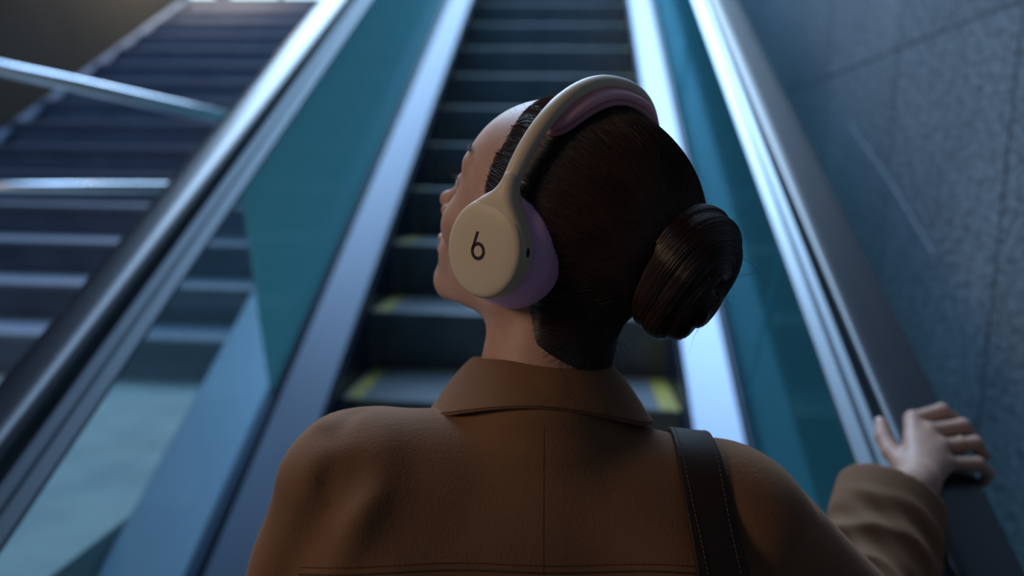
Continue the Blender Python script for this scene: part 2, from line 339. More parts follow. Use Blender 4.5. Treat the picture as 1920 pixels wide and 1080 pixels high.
# ------------------------------------------------------------------ implicit surfaces
def surfnet(fn, lo, hi, h, band=4):
    lo = np.array(lo, float); hi = np.array(hi, float); n = (np.ceil((hi - lo) / h / band).astype(int) * band) + 1
    cx_ = [lo[i] + np.arange(0, n[i], band) * h for i in range(3)]
    G = np.stack(np.meshgrid(*cx_, indexing='ij'), -1); cv = fn(G.reshape(-1, 3)).reshape(G.shape[:3])
    near = np.abs(cv) < band * h * 1.9
    act = np.zeros(np.array(cv.shape) - 1, bool)
    for dx in (0, 1):
        for dy in (0, 1):
            for dz in (0, 1): act |= near[dx:near.shape[0] - 1 + dx, dy:near.shape[1] - 1 + dy, dz:near.shape[2] - 1 + dz]
    full = np.repeat(np.repeat(np.repeat(cv[:-1, :-1, :-1], band, 0), band, 1), band, 2)
    val = np.full(n, 1.0); val[:-1, :-1, :-1] = full
    val[-1] = 1; val[:, -1] = 1; val[:, :, -1] = 1
    m_ = np.zeros(n, bool); m_[:-1, :-1, :-1] = np.repeat(np.repeat(np.repeat(act, band, 0), band, 1), band, 2)
    mm = m_.copy(); mm[1:] |= m_[:-1]; mm[:, 1:] |= mm[:, :-1]; mm[:, :, 1:] |= mm[:, :, :-1]
    idx = np.argwhere(mm); out = np.empty(len(idx))
    for s in range(0, len(idx), 400000): out[s:s + 400000] = fn(lo + idx[s:s + 400000] * h)
    val[mm] = out; val = np.where(val == 0, 1e-9, val)
    ins = val < 0
    cnt = sum(ins[dx:n[0] - 1 + dx, dy:n[1] - 1 + dy, dz:n[2] - 1 + dz].astype(np.int8) for dx in (0, 1) for dy in (0, 1) for dz in (0, 1))
    cell = (cnt > 0) & (cnt < 8); ci = np.argwhere(cell); vid = np.full(cell.shape, -1); vid[cell] = np.arange(len(ci))
    acc = np.zeros((len(ci), 3)); num = np.zeros(len(ci))
    cor = [(dx, dy, dz) for dx in (0, 1) for dy in (0, 1) for dz in (0, 1)]
    for a_ in cor:
        for ax in range(3):
            if a_[ax]: continue
            b_ = list(a_); b_[ax] = 1
            va = val[tuple((ci + a_).T)]; vb = val[tuple((ci + b_).T)]; x_ = (va < 0) != (vb < 0)
            t = np.where(x_, va / np.where(x_, va - vb, 1), 0); p = np.array(a_, float)[None].repeat(len(ci), 0); p[:, ax] += t
            acc += p * x_[:, None]; num += x_
    verts = lo + (ci + acc / num[:, None]) * h
    faces = []
    for ax in range(3):
        u, w_ = (ax + 1) % 3, (ax + 2) % 3
        sa = [slice(None)] * 3; sb = [slice(None)] * 3; sa[ax] = slice(0, -1); sb[ax] = slice(1, None)
        A, B = ins[tuple(sa)], ins[tuple(sb)]; e = np.argwhere(A != B)
        e = e[(e[:, u] > 0) & (e[:, w_] > 0) & (e[:, u] < n[u] - 1) & (e[:, w_] < n[w_] - 1)]
        fl = A[tuple(e.T)]
        q = []
        for du, dw in ((1, 1), (0, 1), (0, 0), (1, 0)):
            c_ = e.copy(); c_[:, u] -= du; c_[:, w_] -= dw; q.append(vid[tuple(c_.T)])
        q = np.stack(q, 1); q = np.where(fl[:, None], q, q[:, ::-1]); faces.append(q)
    F_ = np.concatenate(faces); F_ = F_[(F_ >= 0).all(1)]
    return verts, F_
def smin(a, b, k):
    h = np.clip(.5 + .5 * (b - a) / k, 0, 1); return b * (1 - h) + a * h - k * h * (1 - h)
def smax(a, b, k): return -smin(-a, -b, k)
def ell(p, c, r, rot=None):
    q = p - np.array(c)
    if rot is not None: q = q @ np.array(rot).T
    r = np.array(r); k0 = np.linalg.norm(q / r, axis=1); k1 = np.linalg.norm(q / (r * r), axis=1); return k0 * (k0 - 1) / np.maximum(k1, 1e-9)
def sph(p, c, r): return np.linalg.norm(p - np.array(c), axis=1) - r
def cap(p, a, b, ra, rb=None):
    a = np.array(a, float); b = np.array(b, float); rb = ra if rb is None else rb
    ba = b - a; t = np.clip(((p - a) @ ba) / (ba @ ba), 0, 1); return np.linalg.norm(p - a - t[:, None] * ba, axis=1) - (ra + (rb - ra) * t)
def sstep(a, b, x): t = np.clip((x - a) / (b - a), 0, 1); return t * t * (3 - 2 * t)
def grad(fn, p, e=4e-4):
    g = np.stack([fn(p + np.eye(3)[i] * e) - fn(p - np.eye(3)[i] * e) for i in range(3)], 1); return g / np.maximum(np.linalg.norm(g, axis=1), 1e-9)[:, None]

# ------------------------------------------------------------------ the person: head frame
HC = P(1034.5, 449.0, .628)
_L = unit((-.5521, -.1339, .823)); _Uh = np.array((.3267, .8734, .3612)); _Uh = unit(_Uh - _L * (_Uh @ _L)); _F = np.cross(_L, _Uh)
HF, HL, HU = V(*_F), V(*_L), V(*_Uh)               # forward, left, up of the head in world axes
HM = np.stack([HF, HL, HU])                          # world -> head: (w-HC) @ HM.T
def h2w(q): return HC + np.atleast_2d(q) @ HM
def w2h(w_): return (np.atleast_2d(w_) - HC) @ HM.T
# the headphones sit at a slight angle of their own on the head
PC = P(1057.8, 445.0, .627)
_L2 = unit((-.6189, -.0892, .7804)); _U2 = np.array((.308, .8864, .3456)); _U2 = unit(_U2 - _L2 * (_U2 @ _L2)); _F2 = np.cross(_L2, _U2)
PM = np.stack([V(*_F2), V(*_L2), V(*_U2)])
def p2w(q): return PC + np.atleast_2d(q) @ PM
SPIN = -.39
def spun(q):                 # turn of the cup about its own axis
    q = np.atleast_2d(np.array(q, float)).copy(); c, s = math.cos(SPIN), math.sin(SPIN); x, z = q[:, 0] - CX, q[:, 2] - CZ
    q[:, 0] = CX + x * c - z * s; q[:, 2] = CZ + x * s + z * c; return q
NECK_B = w2h(P(1015, 760, .625))[0]                    # base of the neck in head coordinates

def head_core(p):
    q = p.copy(); q[:, 1] = np.abs(q[:, 1])
    d = ell(q, (-.008, 0, .036), (.100, .0715, .077))
    d = smin(d, ell(q, (.034, 0, .018), (.051, .054, .076)), .02)
    d = smin(d, ell(q, (.036, 0, -.040), (.050, .046, .040)), .02)
    d = smin(d, cap(q, (.0, .046, -.045), (.070, .010, -.079), .014, .013), .018)
    d = smin(d, sph(q, (.080, 0, -.077), .0155), .016)
    return d
def head(p):
    q = p.copy(); q[:, 1] = np.abs(q[:, 1]); d = head_core(p)
    d = smin(d, ell(q, (.074, 0, -.046), (.020, .030, .024)), .014)
    d = smin(d, ell(q, (.060, .035, -.012), (.021, .023, .024)), .014)
    d = smin(d, ell(q, (.069, .024, .037), (.011, .024, .008)), .010)
    d = smax(d, -ell(q, (.098, .030, .016), (.022, .018, .013)), .010)
    d = smin(d, sph(q, (.0715, .0305, .018), .0128), .003)
    d = smin(d, cap(q, (.084, 0, .028), (.1070, 0, -.012), .0055, .0066), .009)
    d = smin(d, sph(q, (.1105, 0, -.0145), .0075), .005)
    d = smin(d, sph(q, (.100, .0100, -.020), .0062), .005)
    d = smin(d, ell(q, (.0930, 0, -.0425), (.0075, .020, .0055)), .004)
    d = smin(d, ell(q, (.0912, 0, -.0525), (.0080, .018, .0062)), .004)
    return d
def neck(p): return cap(p, (-.020, 0, -.035), NECK_B, .049, .056)
def head_neck(p): return smin(head(p), neck(p), .022)
HZ = np.array([-.4, -.2, -.13, -.09, -.06, -.03, -.01, .01, .03, .05, .075, .100, .125, .2])
HX = np.array([-.3, -.2, -.095, -.062, -.040, -.012, .006, .026, .045, .048, .050, .056, .060, .06])
def scalp_g(p):              # > 0 where hair grows
    return np.minimum(np.interp(p[:, 2], HZ, HX - .005), p[:, 2] + .100) * 1.0 - 0 * p[:, 0] if False else _sg(p)
def _sg(p):
    return np.minimum(.6 * (p[:, 2] + .070 - .2 * np.clip(p[:, 0] + .06, -.05, .1)), np.interp(p[:, 2], HZ, HX - .005) - .06 * np.clip(np.abs(p[:, 1]) - .02, 0, .04) * (p[:, 2] > .06) - p[:, 0])
def hair_s(p):
    t = sstep(-.006, .034, scalp_g(p)) * .0085 - .0018
    return smin(head_core(p), neck(p), .022) - t

# ------------------------------------------------------------------ body under the clothes (world axes)
SHL, SHR = P(646, 922, .60), P(1383, 985, .615)
EL_R, WR_R = P(1615, 1200, .78), P(1672, 930, .885)
NB = P(1015, 760, .625)
CHEST = (SHL + SHR) / 2 + np.array([0, .03, -.05]); HIP = np.array([CHEST[0] + .0, .66, EYE[2] - .72]); 
EL_L = SHL + np.array([-.075, .01, -.275]); WR_L = EL_L + np.array([-.01, .12, -.21])
# hand on the rail: axes r (across, right), s (up the slope), n (out of the rubber)
RR = np.array([1., 0, 0]); RS = np.array([0, _c(PI / 6), _s(PI / 6)]); RN = np.array([0, -_s(PI / 6), _c(PI / 6)])
yh = .965; HO = np.array([XC + .643, yh, nz(yh) + HR])   # point on the crown of the handrail
def rail(r, s, n_): return HO + RR * r + RS * s + RN * n_
wr = WR_R
FG = [  # knuckle, middle joint, end joint, tip ; radii
    [rail(-.022, .070, .021), rail(.022, .090, .019), rail(.044, .094, .002), rail(.051, .094, -.020)],
    [rail(-.010, .047, .024), rail(.038, .062, .021), rail(.057, .064, -.001), rail(.056, .064, -.026)],
    [rail(-.004, .023, .023), rail(.043, .034, .020), rail(.060, .034, -.002), rail(.057, .034, -.026)],
    [rail(-.004, .000, .018), rail(.036, .004, .016), rail(.055, .004, -.001), rail(.055, .004, -.020)]]
FRAD = [(.0103, .0094, .0085, .0073), (.0105, .0096, .0087, .0075), (.0101, .0091, .0083, .0071), (.0093, .0082, .0074, .0063)]
TH = [rail(-.056, -.008, .018), rail(-.062, .022, .010), rail(-.063, .050, .007), rail(-.059, .074, .008)]
TRAD = (.013, .0115, .0100, .0078)
WB = rail(-.058, -.045, .030)                            # wrist
def hand_sdf(p):
    d = cap(p, WR_R, WB, .024, .0225)
    pal = None
    for (k0, _, _, _), ra in zip(FG, (.012, .0125, .012, .011)):
        base = WB + (k0 - WB) * .18
        c_ = cap(p, base, k0, .0155, ra * .92); pal = c_ if pal is None else smin(pal, c_, .012)
    d = smin(d, pal, .016)
    th = smin(cap(p, TH[0], TH[1], TRAD[0], TRAD[1]), cap(p, TH[1], TH[2], TRAD[1] * .98, TRAD[2]), .002)
    th = smin(th, cap(p, TH[2], TH[3], TRAD[2], TRAD[3]), .002)
    th = smin(th, cap(p, WB + (TH[0] - WB) * .2, TH[0], .014, TRAD[0]), .008)
    d = smin(d, th, .008)
    fs = None
    for pts, rd in zip(FG, FRAD):
        f_ = cap(p, pts[0], pts[1], rd[0], rd[1])
        f_ = smin(f_, sph(p, pts[1], rd[1] * 1.08), .002)
        f_ = smin(f_, cap(p, pts[1], pts[2], rd[1], rd[2]), .0015); f_ = smin(f_, cap(p, pts[2], pts[3], rd[2], rd[3]), .0015)
        f_ = smin(f_, sph(p, pts[0] + RN * .001, rd[0] * 1.05), .003)
        # tendon ridge across the back of the hand
        f_ = smin(f_, cap(p, WB + (pts[0] - WB) * .45 + RN * .006, pts[0] + RN * .002, .005, .0075), .005)
        fs = f_ if fs is None else np.minimum(fs, f_)
    return smin(d, fs, .0035)

skin = mat('skin', (.60, .36, .27), .48, spec=.4, sss=.25, bump=(900, .12, .0004), vary=(60, (.55, .31, .23)))
lips = mat('lips', (.42, .16, .14), .6, sss=.2)
person = empty('person', (HIP[0], .60, nz(.4165)), 'person seen from behind in tan jacket, dark hair in a bun, riding the escalator', 'person')
def join_np(parts):
    vs, fs, k = [], [], 0
    for v, f in parts: vs.append(v); fs.append(f + k); k += len(v)
    return np.concatenate(vs), np.concatenate(fs)
# one surface: head and neck fine, hands fine, the rest (under the clothes) coarser
def limbs(p):
    d = cap(p, CHEST + [0, .02, -.05], HIP, .075, .09)
    d = smin(d, cap(p, SHL + [0, .01, -.02], SHR + [0, .01, -.02], .038), .03)
    d = smin(d, cap(p, NB - [0, 0, .02], CHEST, .045, .06), .03)
    d = smin(d, cap(p, SHR, EL_R, .042, .034), .03); d = smin(d, cap(p, EL_R, WR_R, .033, .024), .01)
    d = smin(d, cap(p, SHL, EL_L, .042, .034), .03); d = smin(d, cap(p, EL_L, WR_L, .033, .022), .01)
    for sx_ in (-1, 1):
        hp_ = HIP + np.array([sx_ * .085, 0, -.06]); kn = np.array([hp_[0] + sx_ * .01, .66, nz(.4165) + .46]); an = np.array([hp_[0] + sx_ * .01, .58, nz(.4165) + .09])
        d = smin(d, cap(p, hp_, kn, .075, .052), .03); d = smin(d, cap(p, kn, an, .052, .035), .015)
        d = smin(d, cap(p, an - [0, .01, .04], an + [0, .13, -.055], .03, .02), .02)
    # left hand hanging at the side
    wd = unit(WR_L - EL_L); hb = WR_L + wd * .045
    d = smin(d, cap(p, WR_L, hb, .022, .026), .02)
    for j, (o_, ln) in enumerate(((-.027, .070), (-.009, .082), (.009, .076), (.026, .060))):
        kn_ = hb + wd * .03 + np.array([0, 0, 1.]) * 0 + np.cross(wd, [1., 0, 0]) * o_
        f_ = cap(p, kn_ - wd * .03, kn_, .0125, .0095); mid = kn_ + wd * ln * .5; f_ = smin(f_, cap(p, kn_, mid, .0092, .0082), .003)
        f_ = smin(f_, cap(p, mid, mid + unit(wd + np.array([.35, 0, 0])) * ln * .5, .0082, .0065), .002); d = smin(d, f_, .004)
    tb = WR_L + wd * .02 + np.cross(wd, [1., 0, 0]) * -.02; d = smin(d, cap(p, tb, tb + unit(wd + np.cross(wd, [1., 0, 0]) * -.7 + [.2, 0, 0]) * .06, .013, .009), .006)
    return d
hv, hf = surfnet(lambda p: head_neck(p), (-.135, -.105, -.19), (.135, .105, .135), .0016)
keep = None
bodyv = [(h2w(hv), hf)]
bodyv.append(surfnet(hand_sdf, np.minimum(WR_R, HO) - [.10, .12, .10], np.maximum(WR_R, HO) + [.11, .12, .09], .0013))
bodyv.append(surfnet(limbs, (-.75, .25, -1.0), (.75, 1.15, .80), .008))
bv, bf = join_np(bodyv)
bo = mesh_obj('body', bv, bf, skin, smooth=True); under(person, bo)
me = bo.data; me.materials.append(lips)
hq = w2h(bv[:len(hv)]); isl = (((hq[:, 0] - .0935) / .016) ** 2 + (hq[:, 1] / .023) ** 2 + ((hq[:, 2] + .0475) / .0095) ** 2 < 1) & (hq[:, 0] > .0865)
isl = np.concatenate([isl, np.zeros(len(bv) - len(hv), bool)]); me.polygons.foreach_set('material_index', isl[bf].all(1).astype(np.int32)); me.update()

# eyes, brows, lashes
eyem = mat('eye_white', (.75, .72, .70), .15); irism = mat('iris', (.05, .03, .02), .1); hairm_d = mat('brow_hair', (.015, .009, .007), .6)
for sd in (-1, 1):
    me_ = MB(); c_ = np.array([.0728, sd * .0305, .0175])
    ringn = 16
    vs = []; fs = []
    for i in range(9):
        for k in range(ringn):
            th = PI * i / 16; rr = .0122; vs.append(h2w(c_ + rr * np.array([math.cos(th), math.sin(th) * math.cos(2 * PI * k / ringn), math.sin(th) * math.sin(2 * PI * k / ringn)]))[0])
    fs = [(i * ringn + k, i * ringn + (k + 1) % ringn, (i + 1) * ringn + (k + 1) % ringn, (i + 1) * ringn + k) for i in range(8) for k in range(ringn)]
    me_.add(vs, fs); eo = me_.build('eye', eyem, person, True)
    eo.data.materials.append(irism)
    for j, pl in enumerate(eo.data.polygons):
        if j // ringn < 3: pl.material_index = 1
def tubes(paths, rads, seg=3):
    """many thin tubes at once. paths (N,K,3), rads (N,K)"""
    N, K, _ = paths.shape
    t = np.empty_like(paths); t[:, 1:-1] = paths[:, 2:] - paths[:, :-2]; t[:, 0] = paths[:, 1] - paths[:, 0]; t[:, -1] = paths[:, -1] - paths[:, -2]
    t /= np.maximum(np.linalg.norm(t, axis=2, keepdims=True), 1e-9)
    ref = np.array([.31, .52, .79]); u = np.cross(t, ref); u /= np.maximum(np.linalg.norm(u, axis=2, keepdims=True), 1e-6); w_ = np.cross(t, u)
    vs = np.stack([paths + rads[..., None] * (math.cos(2 * PI * k / seg) * u + math.sin(2 * PI * k / seg) * w_) for k in range(seg)], 2)
    idx = np.arange(N * K * seg).reshape(N, K, seg); a = idx[:, :-1]; b_ = idx[:, 1:]
    f = np.stack([a, np.roll(a, -1, 2), np.roll(b_, -1, 2), b_], -1).reshape(-1, 4)
    return vs.reshape(-1, 3), f
def proj_surf(fn, p, off, it=6):
    for _ in range(it):
        d = fn(p) - off; p = p - grad(fn, p) * d[:, None]
    return p
for sd in (-1, 1):
    N = 90; u = rng.random(N); a = np.stack([.085 - .016 * u ** 2, sd * (.012 + .036 * u), .041 + .006 * np.sin(u * 2.4) + rng.normal(0, .0014, N)], 1)
    a = proj_surf(head, a, .0006); dr = np.array([-.005, sd * .0085, .0022]); pts = np.stack([a + dr * t + grad(head, a) * (.0012 * math.sin(PI * t)) for t in np.linspace(0, 1, 5)], 1)
    v, f = tubes(h2w(pts.reshape(-1, 3)).reshape(pts.shape), np.linspace(.00022, .00006, 5)[None].repeat(N, 0)); under(person, mesh_obj('eyebrow', v, f, hairm_d))
    N = 44; u = np.linspace(-1, 1, N); a = np.stack([.0832 - .0045 * u ** 2, sd * (.0305 + .0125 * u), .0205 - .0012 * u ** 2], 1)
    pts = np.stack([a + np.stack([np.full(N, .011) * t, sd * .004 * u * t + sd * .002 * t, np.full(N, .006 * t * t - .001 * t)], 1) for t in np.linspace(0, 1, 6)], 1)
    v, f = tubes(h2w(pts.reshape(-1, 3)).reshape(pts.shape), np.linspace(.00020, .00005, 6)[None].repeat(N, 0)); under(person, mesh_obj('eyelash', v, f, hairm_d))

# ------------------------------------------------------------------ hair
def hair_mat(name, col, rough):
    m = mat(name, col, rough, spec=.7, vary=(40, tuple(c * 1.9 for c in col))); return m
hm = hair_mat('dark_brown_hair', (.032, .016, .012), .28); hm2 = hair_mat('dark_hair_under', (.014, .008, .006), .45)
v, f = surfnet(lambda p: smax(hair_s(p), -(scalp_g(p) + .012), .004), (-.135, -.105, -.19), (.125, .105, .135), .0022)
hair = under(person, mesh_obj('hair', h2w(v), f, hm2, smooth=True))
BUN = np.array([-.110, .004, .030]); CO = np.array([-.012, 0, .030])
def strands(N, K, lift, wob, seed, rad, tmax=(.75, 1.0)):
    r_ = np.random.default_rng(seed)
    # starts: random on the scalp, biased towards the hairline
    s = r_.normal(size=(N * 6, 3)); s /= np.linalg.norm(s, axis=1)[:, None]; s = CO + s * .11
    s = proj_surf(hair_s, s, lift, 5); g = scalp_g(s); s = s[(g > .001) & (s[:, 2] > -.13)]
    s = s[:N]; N = len(s); d0 = s - CO; d0 /= np.linalg.norm(d0, axis=1)[:, None]; d1 = unit(BUN - CO)
    e = d1 + r_.normal(0, .10, (N, 3)); e /= np.linalg.norm(e, axis=1)[:, None]
    om = np.arccos(np.clip((d0 * e).sum(1), -.999, .999)); T = r_.uniform(*tmax, N)
    out = []; ph = r_.random((N, 2)) * 6.28
    for k in range(K):
        t = (k / (K - 1)) * T; a = np.sin((1 - t) * om) / np.sin(om); b_ = np.sin(t * om) / np.sin(om)
        d = d0 * a[:, None] + e * b_[:, None]
        side = np.cross(d, e); side /= np.maximum(np.linalg.norm(side, axis=1), 1e-6)[:, None]
        d = d + side * (wob * np.sin(ph[:, 0] + 5 * t) * np.sin(PI * t))[:, None]
        d /= np.linalg.norm(d, axis=1)[:, None]
        out.append(CO + d * .1)
    pts = np.stack(out, 1); fl = proj_surf(hair_s, pts.reshape(-1, 3), 0, 4).reshape(pts.shape)
    nr = grad(hair_s, fl.reshape(-1, 3)).reshape(pts.shape)
    tt = np.linspace(0, 1, K)[None]
    fl = fl + nr * (lift * (r_.random((N, 1)) * .9 + .1) * np.sin(PI * np.clip(tt, .06, .97)) ** .4)[..., None]
    rr = np.full((N, K), rad) * np.linspace(1, .7, K)[None]; rr[:, 0] *= .3
    return tubes(h2w(fl.reshape(-1, 3)).reshape(pts.shape), rr)
def nape(n_, seed):
    r_ = np.random.default_rng(seed); s = np.stack([r_.uniform(-.16, -.02, n_ * 4), r_.uniform(-.065, .065, n_ * 4), r_.uniform(-.12, -.02, n_ * 4)], 1); s = proj_surf(hair_s, s, 0, 6)
    g = scalp_g(s); s = s[(g > -.004) & (s[:, 2] < .0)][:n_]; n_ = len(s); K = 16; out = [s]; dst = BUN + r_.normal(0, .012, (n_, 3))
    q = s
    for k in range(1, K):
        q = q + (dst - q) * (.9 / (K - k + 2)); q = proj_surf(hair_s, q, .0003 + .0012 * math.sin(PI * k / K), 3); out.append(q)
    pts = np.stack(out, 1); return tubes(h2w(pts.reshape(-1, 3)).reshape(pts.shape), np.full(pts.shape[:2], .00024) * np.linspace(.25, 1, K)[None])
def babies(n_, seed):
    r_ = np.random.default_rng(seed); s = r_.normal(size=(n_ * 30, 3)); s /= np.linalg.norm(s, axis=1)[:, None]; s = proj_surf(hair_s, CO + s * .11, 0, 5)
    g = scalp_g(s); s = s[(g > -.012) & (g < .004) & (s[:, 2] > -.02)][:n_]; n_ = len(s); d = (BUN - s) / np.linalg.norm(BUN - s, axis=1)[:, None]; out = []
    d[:, 2] += .25; ln = r_.uniform(.012, .030, n_); w_ = r_.normal(0, .25, (n_, 3))
    for k in range(8):
        t = k / 7; q = s + (d * t + w_ * t * t * .5) * ln[:, None]; out.append(proj_surf(hair_s, q, .0004, 3))
    pts = np.stack(out, 1); return tubes(h2w(pts.reshape(-1, 3)).reshape(pts.shape), np.full(pts.shape[:2], .00013))
v, f = babies(1500, 21)
o = mesh_obj('hairline_strands', v, f, hm); o.parent = hair; o['kind'] = 'stuff'
v, f = nape(1800, 31)
o = mesh_obj('nape_strands', v, f, hm, smooth=True); o.parent = hair; o['kind'] = 'stuff'
v, f = strands(9000, 26, .0022, .012, 3, .00026)
o = mesh_obj('hair_strands', v, f, hm, smooth=True); o.parent = hair; o['kind'] = 'stuff'

# bun: three thick locks coiled round the axis that points out of the back of the head
BX = unit((-1, .05, -.02)); BZ = unit(np.array([0, 0, 1.]) - BX * BX[2]); BY = np.cross(BX, BZ)
BC = BUN + BX * .003; BR = .0335
def coil(ph, K=60, turns=1.25):
    t = np.linspace(0, 1, K); th = ph + turns * 2 * PI * t; pol = np.radians(108 - 92 * t ** 1.15)
    r_ = BR * np.sin(pol) * (1 + .06 * np.sin(3 * th)); return BC + BX * (BR * .82 * np.cos(pol))[:, None] + BY * (r_ * np.cos(th))[:, None] + BZ * (r_ * np.sin(th) * 1.22)[:, None]
COILS = [coil(a) for a in (.4, 2.5, 4.6)]; CRAD = np.interp(np.linspace(0, 1, 60), [0, .15, .7, 1], [.010, .0125, .0105, .005])
def bun_s(p):
    d = ell(p, BC - BX * .004, (.030, .034, .040))
    for cc in COILS:
        e = None
        for j in range(0, 58, 2):
            c_ = cap(p, cc[j], cc[j + 2 if j < 58 else j + 1], CRAD[j], CRAD[min(j + 2, 59)]); e = c_ if e is None else np.minimum(e, c_)
        d = smin(d, e, .0025)
    return d
v, f = surfnet(bun_s, BC - .070, BC + .070, .0017)
bun = under(person, mesh_obj('hair_bun', h2w(v), f, hm2, smooth=True)); 
N_, K_ = 700, 60; allp = []
for cc in COILS:
    t_ = np.gradient(cc, axis=0); t_ /= np.linalg.norm(t_, axis=1)[:, None]; u_ = cc - (BC - BX * .01); u_ -= t_ * (u_ * t_).sum(1)[:, None]; u_ /= np.linalg.norm(u_, axis=1)[:, None]; w_ = np.cross(t_, u_)
    a0 = rng.random(N_) * 2 * PI; rr_ = .93 + .13 * rng.random(N_); tw = 2.2 + rng.normal(0, .35, N_)
    an = a0[:, None] + tw[:, None] * np.linspace(0, 1, K_)[None] + .12 * np.sin(np.linspace(0, 9, K_))[None] * rng.normal(size=N_)[:, None]
    allp.append(cc[None] + (u_[None] * np.cos(an)[..., None] + w_[None] * np.sin(an)[..., None]) * (CRAD[None] * rr_[:, None] + .0004)[..., None])
pts = np.concatenate(allp); v, f = tubes(h2w(pts.reshape(-1, 3)).reshape(pts.shape), np.full(pts.shape[:2], .00028))
o = mesh_obj('hair_strands', v, f, hm, smooth=True); o.parent = bun; o['kind'] = 'stuff'
# fly-away hairs: crown, bun and nape
fly = []
def flyaway(n_, fn, centre, spread, length, seed, curl=.5, bias=(0, 0, 0), dirs=None):
    r_ = np.random.default_rng(seed); s = np.array(centre) + r_.normal(0, 1, (n_, 3)) * spread; s = proj_surf(fn, s, -.001); nr = grad(fn, s)
    d = nr * .6 + r_.normal(0, .45, (n_, 3)) + np.array(bias); d /= np.linalg.norm(d, axis=1)[:, None]; c2 = r_.normal(0, 1, (n_, 3)) * curl
    ln = length * r_.uniform(.4, 1.2, n_); out = []
    for k in range(12):
        t = k / 11; out.append(s + (d * t + c2 * t * t * .6)[:, :] * ln[:, None])
    fly.append(np.stack(out, 1))
flyaway(60, bun_s, BC, (.03, .03, .03), .024, 5)
flyaway(10, hair_s, (-.02, 0, .12), (.05, .03, .01), .018, 6, .7)
flyaway(70, hair_s, (-.078, .0, -.062), (.010, .034, .012), .042, 8, .35, (-.9, 0, -1.5))
flyaway(22, hair_s, (.055, .0, .10), (.004, .04, .01), .010, 9, .5)
pts = np.concatenate(fly); v, f = tubes(h2w(pts.reshape(-1, 3)).reshape(pts.shape), np.linspace(.00016, .00005, 12)[None].repeat(len(pts), 0))
o = mesh_obj('loose_hair', v, f, hm); o.parent = hair; o['kind'] = 'stuff'

# ------------------------------------------------------------------ jacket
cloth = mat('tan_suede_cloth', (.245, .122, .064), .82, spec=.2, sheen=.25, vary=(14, (.20, .10, .052)), bump=(420, .35, .0012))
thread = mat('thread', (.09, .045, .02), .8)
CUFF = WR_R + (EL_R - WR_R) * .03
def wrinkle(p):
    # folds of the right sleeve wind diagonally round the forearm
    ax = unit(EL_R - CUFF); t = (p - CUFF) @ ax; side = np.cross(ax, [0, 0, 1.]); side = unit(side); up = np.cross(side, ax)
    an = np.arctan2((p - CUFF) @ up, (p - CUFF) @ side)
    near = sstep(.40, .25, t) * sstep(.01, .06, t) * sstep(.08, .04, np.abs(cap(p, CUFF, EL_R, .062)))
    ph = t * 62 + 2.0 * np.sin(an + .6) + .9 * np.cos(2 * an + t * 20); ph2 = t * 95 - 2.2 * an + 1.3 * np.sin(an * 2)
    return near * (.0088 * (.55 - np.abs(np.sin(ph))) * (.65 + .35 * np.sin(an + 1)) + .0016 * np.sin(2 * ph2))
def coat_body(p):
    d = ell(p, np.array([CHEST[0], .64, EYE[2] - .56]), (.215, .125, .30))
    yoke = smin(cap(p, SHL + [.034, .0, .016], NB + [-.022, -.012, -.066], .052, .062), cap(p, SHR + [-.035, 0, .016], NB + [.022, -.012, -.066], .055, .062), .035)
    yoke = smin(yoke, cap(p, NB - [0, -.005, .10], NB + [0, -.010, -.014], .080, .066), .02)
    d = smin(d, yoke, .035)
    d = smin(d, cap(p, SHL + [.05, .0, -.06], SHR + [-.05, 0, -.05], .080), .035)
    return d
FOLDS = [(P(x0, y0, z0), P(x1, y1, z1), w_, d_) for x0, y0, z0, x1, y1, z1, w_, d_ in (
    (650, 890, .54, 520, 1110, .56, .016, .009), (700, 930, .53, 600, 1120, .53, .013, -.004), (668, 770, .59, 615, 900, .55, .008, .0035),
    (610, 800, .58, 560, 900, .58, .010, -.0035), (760, 830, .53, 720, 980, .52, .02, .003), (1330, 900, .55, 1420, 1090, .56, .015, .006), (572, 830, .60, 650, 812, .56, .018, .0028), (1180, 905, .52, 1230, 1075, .52, .012, .0022), (800, 860, .53, 860, 1060, .51, .016, .0020),
    (1500, 960, .62, 1440, 1110, .58, .010, .005), (1250, 860, .53, 1180, 1000, .52, .02, .003), (850, 1000, .51, 1200, 1010, .51, .02, .0018), (900, 815, .55, 1180, 822, .55, .012, .003))]
def coat_s(p):
    d = coat_body(p)
    d = smin(d, smin(cap(p, SHL, EL_L, .0555, .058), cap(p, EL_L, WR_L, .056, .046), .02), .035)
    ar = smin(cap(p, SHR, EL_R, .056, .060), cap(p, EL_R, CUFF, .060, .060), .02)
    d = smin(d, ar, .03)
    d = d - wrinkle(p)
    d = d - .0022 * np.sin(p[:, 0] * 34 + 3 * np.sin(p[:, 2] * 11)) * sstep(.75, .45, p[:, 2]) - .0015 * np.sin(p[:, 0] * 55 + p[:, 2] * 40)
    for A, B, wd_, dp in FOLDS:
        d = d + dp * np.exp(-(cap(p, A, B, 0) / wd_) ** 2)
    # hollow cuff
    ax = unit(CUFF - EL_R); t = (p - CUFF) @ ax
    d = smax(d, np.where((np.linalg.norm(p - CUFF, axis=1) < .16), t - .004 + .012 * np.sin(6 * (p[:, 0] - CUFF[0])), -1), .002)
    inner = cap(p, CUFF - ax * .05, CUFF + ax * .1, .050, .050); d = np.maximum(d, -inner)
    d = smax(d, -(p[:, 2] - (HIP[2] - .32)), .004)
    return d
v, f = surfnet(coat_s, (-.62, .28, HIP[2] - .36), (.66, 1.12, .80), .0042)
coat = under(person, mesh_obj('jacket', v, f, cloth, smooth=True)); coat['label'] = 'tan jacket'

